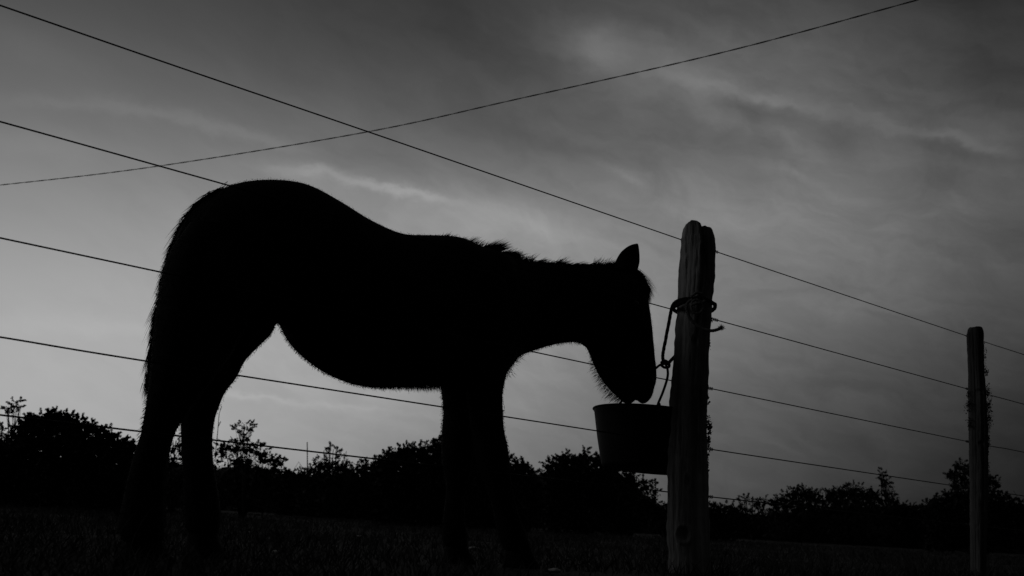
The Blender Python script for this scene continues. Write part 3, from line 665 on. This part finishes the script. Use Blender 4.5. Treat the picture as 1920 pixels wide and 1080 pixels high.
plant('tree', 'tree', 'broad round-headed tree left of the wide one in the distance', GB, 36, 1500,
  [(1508,926,25,15),(1485,930,21,13),(1527,930,16,12),(1462,940,16,8),(1450,944,10,7),(1500,945,45,12),(1540,938,10,8),(1490,965,60,14),(1480,990,60,22)], leaf=4, dens=6, seed=23)
plant('tree', 'tree', 'wide dark tree beside the pointed pale one', GB, 36, 1600,
  [(1605,925,30,18),(1580,926,18,15),(1556,926,10,9),(1565,938,18,12),(1630,930,16,12),(1641,934,12,14),(1600,950,60,20),(1600,985,80,25)], leaf=4, dens=6, seed=24)
plant('tree', 'tree', 'narrow pointed tree with airy crown rising above the others', GB, 40, 1665,
  [(1652,885,5,5),(1655,893,7,7),(1660,903,10,8),(1664,914,13,9),(1668,926,15,9),(1674,936,14,8),(1653,900,5,7)], [[(1668,990),(1664,930),(1654,885)],[(1666,950),(1678,925)]], leaf=3.6, dens=1.9, core=.5, seed=25)
plant('bush', 'bush', 'low dark scrub between pointed tree and far post', GB, 38, 1710,
  hedge(1660, 1780, [(1650,945),(1690,942),(1705,944),(1718,952),(1740,948),(1780,946)], 1020, 11), leaf=3.8, seed=26)
plant('tree', 'tree', 'lumpy-crowned tree standing behind the far post', GB, 22, 1830,
  [(1803,874,14,12),(1783,893,11,9),(1800,892,16,12),(1820,882,12,12),(1846,882,11,10),(1855,900,14,10),(1868,908,10,8),(1860,915,10,6),(1825,905,30,12),(1795,912,16,8)],
  [[(1830,990),(1828,930),(1805,880)],[(1832,950),(1855,905)]], leaf=4, dens=4.5, seed=27)
plant('bush', 'bush', 'dark bush mass under the lumpy tree at the right edge', GB, 21, 1840,
  hedge(1745, 2010, [(1740,938),(1760,928),(1785,916),(1830,915),(1865,918),(1885,930),(1905,940),(1930,945),(2010,950)], 1020, 14), [[(1840,1000),(1885,960),(1900,940),(1907,930),(1900,920)],[(1840,1000),(1895,962),(1910,944),(1922,932)]], leaf=4.2, seed=28)
plant('bush', 'bush', 'low hedge of scrub closing the field behind the wide trees', GB, 42, 1480,
  hedge(1380, 1760, [(1380,960),(1440,960),(1500,950),(1600,948),(1760,955)], 1020, 14), leaf=4, seed=29)
# the far scrub behind them all reads as one mass: lumpy ridge plus leaf clumps
prof_ = [(-260,862),(0,858),(120,858),(250,866),(300,860),(345,866),(400,872),(470,868),(500,876),(540,887),(600,888),(700,886),(800,880),(900,880),(1005,884),(1040,880),(1180,900),(1215,925),(1250,950),(1400,968),(1500,955),(1600,950),(1700,958),(1800,955),(1920,962),(2200,975)]
xs_ = np.arange(-260, 2200, 6.0); D_ = 44; rs_ = np.random.default_rng(77); Vr = []; Fr = []; NR = 9
for i_, x in enumerate(xs_):
    top = float(np.interp(x, *zip(*prof_)))+7*noise.noise(Vector((x*.05, 1, 0)))+4*noise.noise(Vector((x*.16, 4, 0)))+4
    T_ = atY(x, top, D_)
    for k in range(NR):
        a = math.pi*k/(NR-1); Vr.append((T_.x+noise.noise(Vector((x, k, 2)))*.05, D_-math.cos(a)*(1.2+.5*noise.noise(Vector((x*.04, k*.5, 9)))), T_.z*math.sin(a)**.35-.05))
for i_ in range(len(xs_)-1):
    for k in range(NR-1): b = i_*NR+k; Fr.append((b, b+NR, b+NR+1, b+1))
bl = []
for x in np.arange(-260, 2200, 9.0):
    top = float(np.interp(x, *zip(*prof_))); bl.append((x, top+6+rs_.normal(0, 2), 9, 7)); bl.append((x+4, top+18, 11, 10))
Vl, Fl = leaves(bl, D_, 4.2, 2.2, rs_)
V, F = join([(np.array(Vr), np.array(Fr)), (Vl, Fl)])
tag(link('distant_scrub', np_mesh('distant_scrub', V, F, M['leaf'], False)), 'far-off dark scrubland closing the horizon behind the single bushes', 'scrub', kind='stuff')
# thin pole and inverted V on the skyline
pb = atY(575, 985, 40); pt = atY(576, 829, 40)
pl_ = MB(); pl_.tube([Vector((pb.x, pb.y, 0)), pt], [.03, .022], 8); tag(link('pole', pl_.mesh('pole', M['pole']), loc=(0, 0, 0)), 'thin bare pole standing on the skyline between hind and front legs', 'pole')
af = MB(); a0, a1, a2 = atY(546, 890, 40), atY(560, 866, 40), atY(575, 890, 40); af.tube([a0, a1, a2], .014, 6)
for a in (a0, a2): af.tube([a, Vector((a.x, a.y, 0))], .014, 6)
tag(af.build('gable_frame', M['pole']), 'small inverted V frame left of the thin skyline pole', 'frame')
